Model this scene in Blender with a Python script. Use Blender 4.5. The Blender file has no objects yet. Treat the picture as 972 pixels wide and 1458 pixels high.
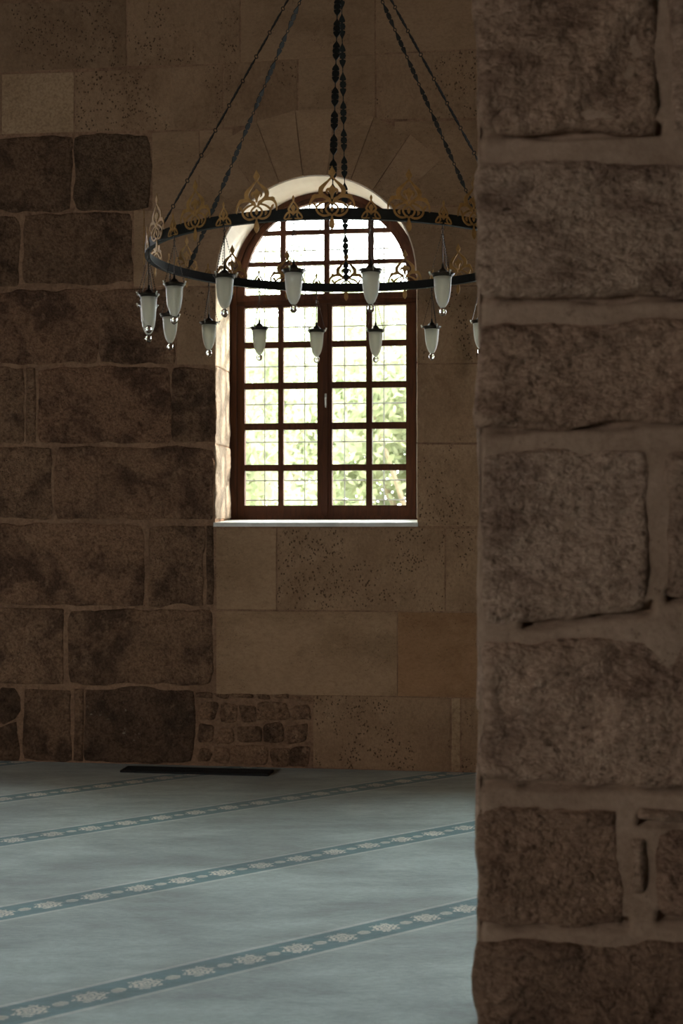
import bpy, bmesh, math, random
import numpy as np
from mathutils import Vector, Matrix, noise

random.seed(7)
S = bpy.context.scene
COL = S.collection
F, HOR, EYE = 2025.0, 748.0, 1.55          # focal length in px, horizon row, eye height

# ------------------------------------------------------------------ camera
cam_d = bpy.data.cameras.new('camera'); cam = bpy.data.objects.new('camera', cam_d); COL.objects.link(cam)
cam.location = (0, 0, EYE); cam.rotation_euler = (math.radians(90), 0, 0)
cam_d.sensor_fit = 'VERTICAL'; cam_d.sensor_height = 36; cam_d.lens = F / 1458 * 36
cam_d.shift_y = (HOR - 729) / 1458
cam_d.dof.use_dof = True; cam_d.dof.focus_distance = 7.3; cam_d.dof.aperture_fstop = 3.2
cam_d.clip_start = 0.05
S.camera = cam
vs = S.view_settings
vs.view_transform = 'Standard'; vs.look = 'None'; vs.gamma = 1; vs.use_curve_mapping = False
vs.exposure = 0.0
S.cycles.max_bounces = 8; S.cycles.diffuse_bounces = 5; S.cycles.glossy_bounces = 3
S.cycles.transmission_bounces = 6; S.cycles.transparent_max_bounces = 12
S.cycles.sample_clamp_indirect = 4; S.cycles.caustics_refractive = False; S.cycles.caustics_reflective = False
S.cycles.use_denoising = True

# ------------------------------------------------------------------ world: bright overcast sky
w = bpy.data.worlds.new('world'); S.world = w; w.use_nodes = True
bg = w.node_tree.nodes['Background']; bg.inputs[0].default_value = (0.93, 0.97, 1.0, 1); bg.inputs[1].default_value = 22.0

# wall frame: +x along the back wall, +y into the wall, origin on the floor line
D0 = F * EYE / (1083 - HOR); D1 = F * EYE / (1100 - HOR)
P0 = Vector((-486 / F * D0, D0, 0)); P1 = Vector((189 / F * D1, D1, 0))
U = (P1 - P0).normalized(); ANG = math.atan2(U.y, U.x)
ORG = P0 + U * (-P0.x / U.x)               # wall point straight ahead of the camera
WALL = Matrix.Translation(ORG) @ Matrix.Rotation(ANG, 4, 'Z')
WINV = WALL.inverted()
def px(x, y, depth=0.0, inv=None):
    """image point -> (u, v) on the plane local y = depth of a wall frame"""
    inv = inv or WINV
    o = inv @ Vector((0, 0, EYE)); d = inv.to_3x3() @ Vector(((x - 486) / F, 1, (HOR - y) / F))
    t = (depth - o.y) / d.y
    p = o + d * t
    return p.x, p.z

def area(name, local, rotz, size, power, color, tilt=0.0):
    l = bpy.data.lights.new(name, 'AREA'); l.shape = 'RECTANGLE'; l.size, l.size_y = size
    l.energy = power; l.color = color
    o = bpy.data.objects.new(name, l); COL.objects.link(o)
    o.matrix_world = WALL @ Matrix.Translation(local) @ Matrix.Rotation(rotz, 4, 'Z') @ Matrix.Rotation(math.radians(-90) + tilt, 4, 'X')
    return o
SKYC = (0.70, 0.88, 1.0); WARM = (1.0, 0.93, 0.82)
# daylight in the back wall windows outside the frame (light faces local -y)
area('daylight_window_right', (2.60, 0.55, 2.8), 0, (1.3, 2.3), 95, SKYC)
area('daylight_window_left', (-3.55, 0.55, 2.8), 0, (1.3, 2.3), 55, SKYC)
po = area('rear_portal', (-4.95, -13.1, 2.0), math.radians(180), (1.3, 2.3), 1, (1, 1, 1)); po.data.cycles.is_portal = True
sl = bpy.data.lights.new('hazy_sun', 'SUN'); sl.energy = 13; sl.angle = math.radians(7); sl.color = (1.0, .95, .88)
sun = bpy.data.objects.new('hazy_sun', sl); COL.objects.link(sun)      # low sun grazing the outer face from the right, it only rakes the left window jamb
sun.rotation_euler = (WALL.to_3x3() @ Vector((-1, -.52, -.38))).to_track_quat('-Z', 'Y').to_euler()
area('rear_fill_light', (-4.95, -13.9, 1.95), math.radians(180), (1.1, 2.0), 165, (1.0, .94, .86))  # fill added behind the camera to lift the pier and back wall
po = area('window_portal', (-0.16, 0.9, 2.8), 0, (1.6, 2.6), 1, (1, 1, 1)); po.data.cycles.is_portal = True

# ------------------------------------------------------------------ node helpers
class X:
    def __init__(s, nt, v): s.nt, s.v = nt, v
    def op(s, o, *a, clamp=False):
        n = s.nt.nodes.new('ShaderNodeMath'); n.operation = o; n.use_clamp = clamp
        for i, q in enumerate((s,) + a):
            q = q.v if isinstance(q, X) else q
            if isinstance(q, (int, float)): n.inputs[i].default_value = q
            else: s.nt.links.new(q, n.inputs[i])
        return X(s.nt, n.outputs[0])
    def __add__(s, o): return s.op('ADD', o)
    def __sub__(s, o): return s.op('SUBTRACT', o)
    def __mul__(s, o): return s.op('MULTIPLY', o)
    def __truediv__(s, o): return s.op('DIVIDE', o)
    def lt(s, o): return s.op('LESS_THAN', o)
    def gt(s, o): return s.op('GREATER_THAN', o)
    def abs(s): return s.op('ABSOLUTE')
    def sm(s, a, b, lo=0.0, hi=1.0):
        n = s.nt.nodes.new('ShaderNodeMapRange'); n.interpolation_type = 'SMOOTHSTEP'
        s.nt.links.new(s.v, n.inputs[0])
        for i, q in zip((1, 2, 3, 4), (a, b, lo, hi)): n.inputs[i].default_value = q
        return X(s.nt, n.outputs[0])
def newmat(name):
    m = bpy.data.materials.new(name); m.use_nodes = True
    nt = m.node_tree; b = nt.nodes['Principled BSDF']
    return m, nt, b
def N(nt, t, **k):
    n = nt.nodes.new(t)
    for a, v in k.items():
        if hasattr(n, a): setattr(n, a, v)
    return n
def L(nt, a, b): nt.links.new(a.v if isinstance(a, X) else a, b)
def coords(nt, scale=(1, 1, 1), rnd=True):
    tc = N(nt, 'ShaderNodeTexCoord'); mp = N(nt, 'ShaderNodeMapping')
    L(nt, tc.outputs['Object'], mp.inputs[0]); mp.inputs['Scale'].default_value = scale
    if rnd:
        oi = N(nt, 'ShaderNodeObjectInfo'); mul = N(nt, 'ShaderNodeVectorMath', operation='SCALE')
        cx = N(nt, 'ShaderNodeCombineXYZ')
        L(nt, oi.outputs['Random'], cx.inputs[0]); L(nt, (X(nt, oi.outputs['Random']) * 7.3).v, cx.inputs[1]); L(nt, (X(nt, oi.outputs['Random']) * 3.1).v, cx.inputs[2])
        L(nt, cx.outputs[0], mul.inputs[0]); mul.inputs['Scale'].default_value = 40
        L(nt, mul.outputs[0], mp.inputs['Location'])
    return mp.outputs[0]
def noi(nt, vec, scale, detail=5, rough=0.6, dist=0.0):
    n = N(nt, 'ShaderNodeTexNoise'); L(nt, vec, n.inputs['Vector'])
    n.inputs['Scale'].default_value = scale; n.inputs['Detail'].default_value = detail
    n.inputs['Roughness'].default_value = rough; n.inputs['Distortion'].default_value = dist
    return X(nt, n.outputs['Fac'])
def mix(nt, f, a, b, mode='MIX'):
    n = N(nt, 'ShaderNodeMix', data_type='RGBA', blend_type=mode)
    f = f.v if isinstance(f, X) else f
    if isinstance(f, (int, float)): n.inputs[0].default_value = f
    else: L(nt, f, n.inputs[0])
    for q, i in ((a, 6), (b, 7)):
        if isinstance(q, tuple): n.inputs[i].default_value = (*q, 1)
        else: L(nt, q, n.inputs[i])
    return n.outputs[2]
def bump(nt, b, h, strength, dist):
    n = N(nt, 'ShaderNodeBump'); n.inputs['Strength'].default_value = strength; n.inputs['Distance'].default_value = dist
    L(nt, h, n.inputs['Height']); L(nt, n.outputs[0], b.inputs['Normal'])

# ------------------------------------------------------------------ materials
def stone_mat(name, base, dark, light, pit=0.3, pit_scale=60, fb=0.35, grain=.55, stretch=(1, 1, 1), mott=3.0, bmp=0.6, lichen=0.0, dk=(0.42, 0.66), bd=0.012, pits_dark=0.35, spots=None):
    m, nt, b = newmat(name)
    v = coords(nt, stretch)
    n1 = noi(nt, v, mott, 6, 0.62, 0.4); n2 = noi(nt, v, mott * 4.5, 5, 0.65); n3 = noi(nt, v, 55, 4, 0.7)
    c = mix(nt, n1.sm(dk[0], dk[1]), base, dark)
    c = mix(nt, n2.sm(0.52, 0.75, 0, 0.6), c, light)
    c = mix(nt, n3.sm(0.35, 0.7, 0, grain), c, mix(nt, 1.0, c, (0.42, 0.38, 0.35), 'MULTIPLY'))
    n4 = noi(nt, v, 19, 5, 0.75, 0.6); c = mix(nt, n4.sm(0.52, 0.66, 0, grain * .9), c, mix(nt, 1.0, c, (0.5, 0.46, 0.43), 'MULTIPLY'))
    # pits gather in patches
    patch = noi(nt, v, 2.2, 3).sm(0.42, 0.62)
    vo = N(nt, 'ShaderNodeTexVoronoi'); vo.inputs['Scale'].default_value = pit_scale
    wv = N(nt, 'ShaderNodeVectorMath', operation='ADD'); nv = N(nt, 'ShaderNodeTexNoise'); nv.inputs['Scale'].default_value = pit_scale * 1.5; L(nt, v, nv.inputs['Vector'])
    sc = N(nt, 'ShaderNodeVectorMath', operation='SCALE'); sc.inputs['Scale'].default_value = .9 / pit_scale; L(nt, nv.outputs['Color'], sc.inputs[0])
    L(nt, v, wv.inputs[0]); L(nt, sc.outputs[0], wv.inputs[1]); L(nt, wv.outputs[0], vo.inputs['Vector'])
    p = X(nt, vo.outputs['Distance']).sm(0.24, 0.34, 1, 0) * noi(nt, v, pit_scale * .4, 3, 0.6).sm(0.56 - .05 * pit, 0.60 - .05 * pit) * patch
    p = p.sm(.25, .6)
    big = noi(nt, v, pit_scale * 0.5, 5, 0.7, 0.2).sm(0.66, 0.72) * patch
    p = p.op('MAXIMUM', big)
    c = mix(nt, p * pits_dark * 2.0 if pit > 0 else 0.0, c, (dark[0] * .35, dark[1] * .33, dark[2] * .3))
    if lichen:
        li = noi(nt, v, 30, 6, 0.75).sm(0.60, 0.66) * noi(nt, v, 3.5, 3).sm(0.5, 0.6)
        c = mix(nt, li * lichen, c, (0.50, 0.43, 0.32))
    oi = N(nt, 'ShaderNodeObjectInfo')
    c = mix(nt, 1.0, c, oi.outputs['Color'], 'MULTIPLY')
    c = mix(nt, 1.0, c, (1.14, 1.07, 1.07), 'MULTIPLY')
    L(nt, c, b.inputs['Base Color']); b.inputs['Roughness'].default_value = 0.9
    b.inputs['Specular IOR Level'].default_value = 0.2
    h = n2 * 0.6 + n3 * fb + n1 * 0.5 - p * (0.6 if pit > 0 else 0.0)
    bump(nt, b, h, bmp, bd)
    return m
M = {}
M['rough'] = stone_mat('rough_stone', (0.43, 0.27, 0.168), (0.165, 0.102, 0.066), (0.60, 0.40, 0.26), pit=0.6, pit_scale=70, mott=3.4, bmp=1.0, bd=0.045, pits_dark=.35, fb=0.9, grain=.8)
M['lichen'] = stone_mat('lichen_stone', (0.22, 0.14, 0.09), (0.10, 0.065, 0.044), (0.32, 0.22, 0.14), pit=0.6, pit_scale=70, mott=4.5, bmp=1.0, bd=0.04, lichen=0.9, fb=0.9, grain=.8)
M['pitted'] = stone_mat('pitted_travertine', (0.35, 0.235, 0.145), (0.27, 0.175, 0.105), (0.40, 0.28, 0.18), pit=2.2, pit_scale=56, stretch=(1, 1, 0.8), mott=2.0, bmp=0.8, bd=0.012, pits_dark=.5, grain=.35)
M['smooth'] = stone_mat('smooth_travertine', (0.36, 0.243, 0.15), (0.28, 0.185, 0.11), (0.41, 0.285, 0.18), pit=0.5, pit_scale=100, stretch=(0.75, 1, 1.15), mott=2.2, bmp=0.3, bd=0.006, pits_dark=.35, grain=.28)
M['plain'] = stone_mat('plain_travertine', (0.41, 0.29, 0.18), (0.35, 0.24, 0.145), (0.45, 0.33, 0.21), pit=0.0, pit_scale=80, mott=2.0, bmp=0.2, bd=0.006)
M['mortar'] = stone_mat('lime_mortar', (0.295, 0.185, 0.113), (0.21, 0.13, 0.08), (0.36, 0.235, 0.15), pit=0.3, pit_scale=90, mott=3.0, bmp=0.7, bd=0.012)
M['pmortar'] = stone_mat('pier_mortar', (0.37, 0.275, 0.195), (0.30, 0.215, 0.148), (0.44, 0.335, 0.243), pit=0.1, pit_scale=60, mott=3.0, bmp=0.6, bd=0.012, pits_dark=.2, grain=.3)
M['pier'] = stone_mat('pier_limestone', (0.52, 0.385, 0.28), (0.28, 0.19, 0.135), (0.62, 0.485, 0.37), pit=0.45, pit_scale=50, stretch=(0.75, 1, 1.1), mott=5.5, bmp=1.0, bd=0.045, dk=(0.46, 0.70), pits_dark=.25, fb=0.6, grain=.6)

def wood(name, a, c2):
    m, nt, b = newmat(name)
    v = coords(nt, (12, 12, 1.0))
    n = noi(nt, v, 3, 5, 0.6, 1.2)
    L(nt, mix(nt, n.sm(0.35, 0.7), a, c2), b.inputs['Base Color']); b.inputs['Roughness'].default_value = 0.75; b.inputs['Specular IOR Level'].default_value = .15
    bump(nt, b, n, 0.2, 0.003); return m
M['wood'] = wood('dark_red_wood', (0.066, 0.023, 0.010), (0.034, 0.012, 0.006))
def metal(name, col, rough, met=1.0, var=0.5):
    m, nt, b = newmat(name)
    v = coords(nt, (1, 1, 1), False); n = noi(nt, v, 25, 4)
    L(nt, mix(nt, n.sm(0.35, 0.7), col, tuple(x * var for x in col)), b.inputs['Base Color'])
    b.inputs['Metallic'].default_value = met; b.inputs['Roughness'].default_value = rough; b.inputs['Specular IOR Level'].default_value = .3
    return m
M['iron'] = metal('black_patinated_iron', (0.010, 0.011, 0.009), 0.75, 0.0)
M['gold'] = metal('aged_gilt_brass', (0.46, 0.26, 0.085), 0.55, 0.3, 0.6)
M['capm'] = metal('dark_bronze', (0.055, 0.042, 0.03), 0.45, 0.7)
M['grille'] = metal('glare_pale_iron', (0.30, 0.31, 0.29), 0.7, 0.0, 0.85)  # pale tone imitates window glare washing over the outside bars
M['ventm'] = metal('black_metal_grating', (0.016, 0.016, 0.015), 0.7, 0.3)
m, nt, b = newmat('white_marble'); v = coords(nt); n = noi(nt, v, 5, 6, .6, 1.0)
L(nt, mix(nt, n.sm(.45, .65), (.74, .73, .69), (.62, .61, .57)), b.inputs['Base Color']); b.inputs['Roughness'].default_value = .45; M['marble'] = m
m, nt, b = newmat('lime_plaster'); v = coords(nt); n = noi(nt, v, 3, 6)
L(nt, mix(nt, n.sm(.35, .7), (.13, .10, .075), (.10, .075, .055)), b.inputs['Base Color']); b.inputs['Roughness'].default_value = .9; bump(nt, b, n, .3, .01); M['plaster'] = m
# frosted glass: scatters light through
m, nt, b = newmat('frosted_glass'); out = nt.nodes['Material Output']
v = coords(nt); n = noi(nt, v, 14, 4)
tr = N(nt, 'ShaderNodeBsdfTranslucent'); df = N(nt, 'ShaderNodeBsdfDiffuse'); mx = N(nt, 'ShaderNodeMixShader'); gl = N(nt, 'ShaderNodeBsdfGlossy'); mx2 = N(nt, 'ShaderNodeMixShader'); tp = N(nt, 'ShaderNodeBsdfTransparent'); mx3 = N(nt, 'ShaderNodeMixShader'); fr = N(nt, 'ShaderNodeFresnel')
cc = mix(nt, n, (.95, .92, .80), (.87, .85, .73))
L(nt, cc, tr.inputs[0]); L(nt, cc, df.inputs[0]); mx.inputs[0].default_value = .35
L(nt, tr.outputs[0], mx.inputs[1]); L(nt, df.outputs[0], mx.inputs[2])
gl.inputs['Roughness'].default_value = .5; fr.inputs[0].default_value = 1.2
L(nt, fr.outputs[0], mx2.inputs[0]); L(nt, mx.outputs[0], mx2.inputs[1]); L(nt, gl.outputs[0], mx2.inputs[2])
mx3.inputs[0].default_value = .28; L(nt, mx2.outputs[0], mx3.inputs[1]); L(nt, tp.outputs[0], mx3.inputs[2])
L(nt, mx3.outputs[0], out.inputs[0]); M['frost'] = m
m, nt, b = newmat('clear_glass'); b.inputs['Transmission Weight'].default_value = 1; b.inputs['Roughness'].default_value = .02; b.inputs['IOR'].default_value = 1.5; M['glass'] = m
m, nt, b = newmat('window_glass'); out = nt.nodes['Material Output']
tp = N(nt, 'ShaderNodeBsdfTransparent'); gl = N(nt, 'ShaderNodeBsdfGlossy'); mx = N(nt, 'ShaderNodeMixShader'); fr = N(nt, 'ShaderNodeFresnel')
tp.inputs[0].default_value = (.95, .975, .95, 1); gl.inputs['Roughness'].default_value = .03; mx.inputs[0].default_value = .05
L(nt, tp.outputs[0], mx.inputs[1]); L(nt, gl.outputs[0], mx.inputs[2]); L(nt, mx.outputs[0], out.inputs[0]); M['pane'] = m
# foliage / bark / grass
m, nt, b = newmat('tree_leaves'); out = nt.nodes['Material Output']; v = coords(nt); n = noi(nt, v, 1.6, 4)
tr = N(nt, 'ShaderNodeBsdfTranslucent'); df = N(nt, 'ShaderNodeBsdfDiffuse'); mx = N(nt, 'ShaderNodeMixShader'); mx.inputs[0].default_value = .5
cc = mix(nt, n.sm(.35, .65), (.235, .265, .15), (.33, .345, .225)); L(nt, cc, tr.inputs[0]); L(nt, cc, df.inputs[0])
L(nt, tr.outputs[0], mx.inputs[1]); L(nt, df.outputs[0], mx.inputs[2]); L(nt, mx.outputs[0], out.inputs[0]); M['leaf'] = m
m, nt, b = newmat('tree_bark'); v = coords(nt, (6, 6, 1)); n = noi(nt, v, 4, 5); L(nt, mix(nt, n, (.30, .25, .18), (.16, .13, .09)), b.inputs[0]); b.inputs['Roughness'].default_value = .9; M['bark'] = m
m, nt, b = newmat('pale_gravel_ground'); v = coords(nt); n = noi(nt, v, 6, 6); L(nt, mix(nt, n, (.80, .78, .70), (.68, .67, .58)), b.inputs[0]); b.inputs['Roughness'].default_value = .95; M['ground'] = m

# carpet pile and its woven band (UV in metres: x along the band, y across it)
def carpet_common(nt, b):
    tc = N(nt, 'ShaderNodeTexCoord'); mp = N(nt, 'ShaderNodeMapping'); mp.inputs['Scale'].default_value = (0.8, 1.7, 1); mp.inputs['Rotation'].default_value = (0, 0, -.12)
    L(nt, tc.outputs['Object'], mp.inputs[0])
    big = noi(nt, mp.outputs[0], 1.1, 4, .55, .3); mid = noi(nt, mp.outputs[0], 7, 5, .6, .5)
    fine = noi(nt, tc.outputs['Object'], 260, 2, .6); tuft = noi(nt, mp.outputs[0], 40, 4, .6)
    b.inputs['Roughness'].default_value = .85; b.inputs['Specular IOR Level'].default_value = .25
    b.inputs['Sheen Weight'].default_value = .25; b.inputs['Sheen Roughness'].default_value = .5
    bump(nt, b, mid * .6 + tuft * .35 + fine * .2, .35, .012)
    return (big.sm(.35, .65, .66, 1.12) * mid.sm(.3, .7, .86, 1.08) * fine.sm(.3, .7, .86, 1.10) * tuft.sm(.3, .7, .88, 1.08))
def apply(nt, b, c, k):
    cx = N(nt, 'ShaderNodeCombineXYZ')
    for i in range(3): L(nt, k, cx.inputs[i])
    L(nt, mix(nt, 1.0, c, cx.outputs[0], 'MULTIPLY'), b.inputs['Base Color'])
FIELD = (0.325, 0.412, 0.382); BAND = (0.088, 0.205, 0.208); CREAM = (0.70, 0.68, 0.57)
m, nt, b = newmat('grey_green_carpet_pile'); k = carpet_common(nt, b)
rgb = N(nt, 'ShaderNodeRGB'); rgb.outputs[0].default_value = (*FIELD, 1); apply(nt, b, rgb.outputs[0], k); M['carpet'] = m
m, nt, b = newmat('teal_carpet_band'); k = carpet_common(nt, b)
uv = N(nt, 'ShaderNodeTexCoord'); sp = N(nt, 'ShaderNodeSeparateXYZ'); L(nt, uv.outputs['UV'], sp.inputs[0])
s = X(nt, sp.outputs[0]); t = X(nt, sp.outputs[1])
PER = 0.2135
wob = noi(nt, uv.outputs['UV'], 110, 3, .7)
xb = (s / PER + 0.5).op('FRACT') * PER - PER / 2           # centred on each large flower
xs = (s / PER).op('FRACT') * PER - PER / 2                 # centred on each small leaf
def ell(x, y, a, c): return ((x / a) * (x / a) + (y / c) * (y / c)).op('SQRT')
ang = (t / .048).op('ARCTAN2', xb / .064)
lobes = (ang * 6.0).op('COSINE') * .13 + (ang * 14.0 + 1.0).op('COSINE') * .07
big = (ell(xb, t, .062, .052) - lobes - (wob - .5) * 1.1)
bigm = big.sm(.88, .96, 1, 0)
# line work inside the flower
rr = ell(xb, t, .062, .052)
lines = ((rr * 17.0 + (ang * 5.0).op('SINE') * 1.8 + wob * 6.0).op('SINE')).sm(-.8, -.1, 0.15, 1.0)
smal = ell(xs, t, .030, .024) - (ang * 0.0) - (wob - .5) * .7
smm = smal.sm(.88, .98, 1, 0) * (((xs * 1.0 + t * .8) * 360.0).op('SINE')).sm(-.7, .1, .15, 1)
motif = (bigm * lines).op('MAXIMUM', smm)
ta = t.abs()
ln = (ta - .0905).abs().lt(.0032) + (ta - .102).abs().lt(.0045)
edge = ta.gt(.094)
c = mix(nt, edge, BAND, FIELD)
c = mix(nt, motif * .92, c, CREAM)
c = mix(nt, ln * .85, c, (.56, .60, .55))
apply(nt, b, c, k); M['band'] = m

# ------------------------------------------------------------------ object helpers
def link(name, me, mat=None, parent=None, loc=(0, 0, 0), rz=0.0, color=None):
    o = bpy.data.objects.new(name, me); COL.objects.link(o)
    if mat is not None and len(me.materials) == 0: me.materials.append(mat)
    o.parent = parent; o.location = loc; o.rotation_euler = (0, 0, rz)
    if color: o.color = (*color, 1)
    return o
def mesh(name, vs_, fs, smooth=False):
    me = bpy.data.meshes.new(name); me.from_pydata([tuple(v) for v in vs_], [], fs); me.update()
    if smooth:
        for p in me.polygons: p.use_smooth = True
    return me
def tag(o, label=None, cat=None, group=None, kind=None):
    for k, v in (('label', label), ('category', cat), ('group', group), ('kind', kind)):
        if v: o[k] = v
    return o
class MB:
    def __init__(s): s.v, s.f = [], []
    def add(s, vs_, fs):
        n = len(s.v); s.v += [tuple(v) for v in vs_]; s.f += [tuple(i + n for i in f) for f in fs]
    def box(s, a, b):
        (x0, y0, z0), (x1, y1, z1) = a, b
        s.add([(x0, y0, z0), (x1, y0, z0), (x1, y1, z0), (x0, y1, z0), (x0, y0, z1), (x1, y0, z1), (x1, y1, z1), (x0, y1, z1)],
              [(0, 3, 2, 1), (4, 5, 6, 7), (0, 1, 5, 4), (1, 2, 6, 5), (2, 3, 7, 6), (3, 0, 4, 7)])
    def tube(s, p0, p1, r0, r1=None, n=6):
        r1 = r0 if r1 is None else r1
        p0, p1 = Vector(p0), Vector(p1); d = (p1 - p0).normalized()
        a = d.orthogonal().normalized(); bb = d.cross(a)
        vs_ = [p + (a * math.cos(2 * math.pi * i / n) + bb * math.sin(2 * math.pi * i / n)) * r for p, r in ((p0, r0), (p1, r1)) for i in range(n)]
        fs = [(i, (i + 1) % n, n + (i + 1) % n, n + i) for i in range(n)] + [tuple(range(n - 1, -1, -1)), tuple(range(n, 2 * n))]
        s.add(vs_, fs)
    def lathe(s, prof, n=20, c=(0, 0, 0)):
        vs_ = [(c[0] + r * math.cos(2 * math.pi * i / n), c[1] + r * math.sin(2 * math.pi * i / n), c[2] + z) for r, z in prof for i in range(n)]
        fs = [(j * n + i, j * n + (i + 1) % n, (j + 1) * n + (i + 1) % n, (j + 1) * n + i) for j in range(len(prof) - 1) for i in range(n)]
        s.add(vs_, fs)
    def torus(s, R, r, mat4, n=14, k=6):
        vs_ = []
        for i in range(n):
            a = 2 * math.pi * i / n
            for j in range(k):
                q = 2 * math.pi * j / k
                vs_.append(mat4 @ Vector(((R + r * math.cos(q)) * math.cos(a), (R + r * math.cos(q)) * math.sin(a), r * math.sin(q))))
        s.add(vs_, [(i * k + j, ((i + 1) % n) * k + j, ((i + 1) % n) * k + (j + 1) % k, i * k + (j + 1) % k) for i in range(n) for j in range(k)])
    def prism(s, pts, y0, y1):
        n = len(pts)
        s.add([(x, y0, z) for x, z in pts] + [(x, y1, z) for x, z in pts],
              [tuple(range(n)), tuple(range(2 * n - 1, n - 1, -1))] + [((i + 1) % n, i, n + i, n + (i + 1) % n) for i in range(n)])
    def ribbon(s, pts, th=.0016, y=0.0, sub=5, mirror=False):
        """flat stroke in the x-z plane; pts = (x, z, half width)"""
        P = [Vector(p) for p in pts]; out = []
        for i in range(len(P) - 1):
            p0, p1, p2, p3 = P[max(i - 1, 0)], P[i], P[i + 1], P[min(i + 2, len(P) - 1)]
            for k_ in range(sub):
                t_ = k_ / sub
                out.append(.5 * ((2 * p1) + (p2 - p0) * t_ + (2 * p0 - 5 * p1 + 4 * p2 - p3) * t_ ** 2 + (3 * p1 - p0 - 3 * p2 + p3) * t_ ** 3))
        out.append(P[-1]); n = len(out)
        for sx in ((1, -1) if mirror else (1,)):
            Ls, Rs = [], []
            for i, p in enumerate(out):
                d = out[min(i + 1, n - 1)] - out[max(i - 1, 0)]; l = math.hypot(d.x, d.y) or 1e-6
                hx, hz = -d.y / l * max(p.z, .0004), d.x / l * max(p.z, .0004)
                Ls.append((sx * (p.x + hx), p.y + hz)); Rs.append((sx * (p.x - hx), p.y - hz))
            vs_ = [(x, y - th, z) for x, z in Ls] + [(x, y - th, z) for x, z in Rs] + [(x, y + th, z) for x, z in Ls] + [(x, y + th, z) for x, z in Rs]
            fs = []
            for i in range(n - 1):
                fs += [(i, i + 1, n + i + 1, n + i), (2 * n + i, 3 * n + i, 3 * n + i + 1, 2 * n + i + 1), (i, 2 * n + i, 2 * n + i + 1, i + 1), (n + i, n + i + 1, 3 * n + i + 1, 3 * n + i)]
            fs += [(0, n, 3 * n, 2 * n), (n - 1, 3 * n - 1, 4 * n - 1, 2 * n - 1)]
            s.add(vs_, fs)
    def mesh(s, name, smooth=False, fix=True):
        me = mesh(name, s.v, s.f, smooth)
        if fix:
            bm = bmesh.new(); bm.from_mesh(me); bmesh.ops.recalc_face_normals(bm, faces=bm.faces); bm.to_mesh(me); bm.free()
        return me
    def build(s, name, mat, parent=None, **k):
        sm = k.pop('smooth', False); return link(name, s.mesh(name, sm), mat, parent, **k)

def stone(parent, quad, mat, proud=.005, amp=.0, edge=.0, corner=0.0, nx=6, nz=5, seed=0, color=(1, 1, 1), bevel=.012, back=.006, name='stone_block', off=(0, 0, 0), rz=0.0, fine=1.0, tilt=0.0):
    """one block; quad = bl, br, tr, tl in (u, v); front faces local -y"""
    q = [Vector(p) for p in quad]; c = (q[0] + q[1] + q[2] + q[3]) / 4
    W = ((q[1] - q[0]).length + (q[2] - q[3]).length) / 2; H = ((q[3] - q[0]).length + (q[2] - q[1]).length) / 2
    def axis(n, size):
        b_ = min(bevel / size, .3)
        return [0.0, b_ * .35, b_] + [b_ + (1 - 2 * b_) * i / n for i in range(1, n)] + [1 - b_, 1 - b_ * .35, 1.0]
    A, B = axis(nx, W), axis(nz, H); na, nb = len(A), len(B); vs_ = []
    so = seed * 13.7
    for t_ in B:
        for s_ in A:
            a, bb = 2 * s_ - 1, 2 * t_ - 1
            s2 = .5 + .5 * a * (1 - corner * abs(bb) ** 7); t2 = .5 + .5 * bb * (1 - corner * abs(a) ** 7)
            p = (q[0] * (1 - s2) + q[1] * s2) * (1 - t2) + (q[3] * (1 - s2) + q[2] * s2) * t2
            if edge:
                ew = max(abs(a), abs(bb)) ** 4
                p = p + Vector((noise.fractal(Vector((p.x * 5 + so, p.y * 5, 1.3)), 1, 2, 4), noise.fractal(Vector((p.x * 5 + so, p.y * 5, 7.9)), 1, 2, 4))) * edge * ew
            dm = min(s_ * W, (1 - s_) * W, t_ * H, (1 - t_) * H)
            e = min(dm / bevel, 1.0); e = math.sqrt(max(0, 1 - (1 - e) ** 2))
            h = proud * e
            if amp:
                n_ = noise.fractal(Vector((p.x * 3.2 * fine + so, p.y * 3.6 * fine, so * .3)), .9, 2.1, 6)
                n2 = noise.ridged_multi_fractal(Vector((p.x * 6 * fine - so, p.y * 9 * fine, 3.1)), .9, 2, 4, 1, 2) - 1.0
                h += amp * (n_ * .9 - max(0, n2 - .35) * .25) * e
            h = max(h, .0015 + .3 * proud * e) if amp else h
            vs_.append((p.x - c.x, -h, p.y - c.y))
    fs = [(j * na + i, j * na + i + 1, (j + 1) * na + i + 1, (j + 1) * na + i) for j in range(nb - 1) for i in range(na - 1)]
    ring = [i for i in range(na)] + [j * na + na - 1 for j in range(1, nb)] + [(nb - 1) * na + i for i in range(na - 2, -1, -1)] + [j * na for j in range(nb - 2, 0, -1)]
    n0 = len(vs_); vs_ += [(vs_[i][0], back, vs_[i][2]) for i in ring]; R = len(ring)
    fs += [(ring[k_], n0 + k_, n0 + (k_ + 1) % R, ring[(k_ + 1) % R]) for k_ in range(R)]
    me = mesh(name, vs_, fs, True)
    m4 = Matrix.Translation(off) @ Matrix.Rotation(rz, 4, 'Z') @ Vector((c.x, 0, c.y))
    return link(name, me, mat, parent, loc=m4, rz=rz, color=color)

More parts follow.
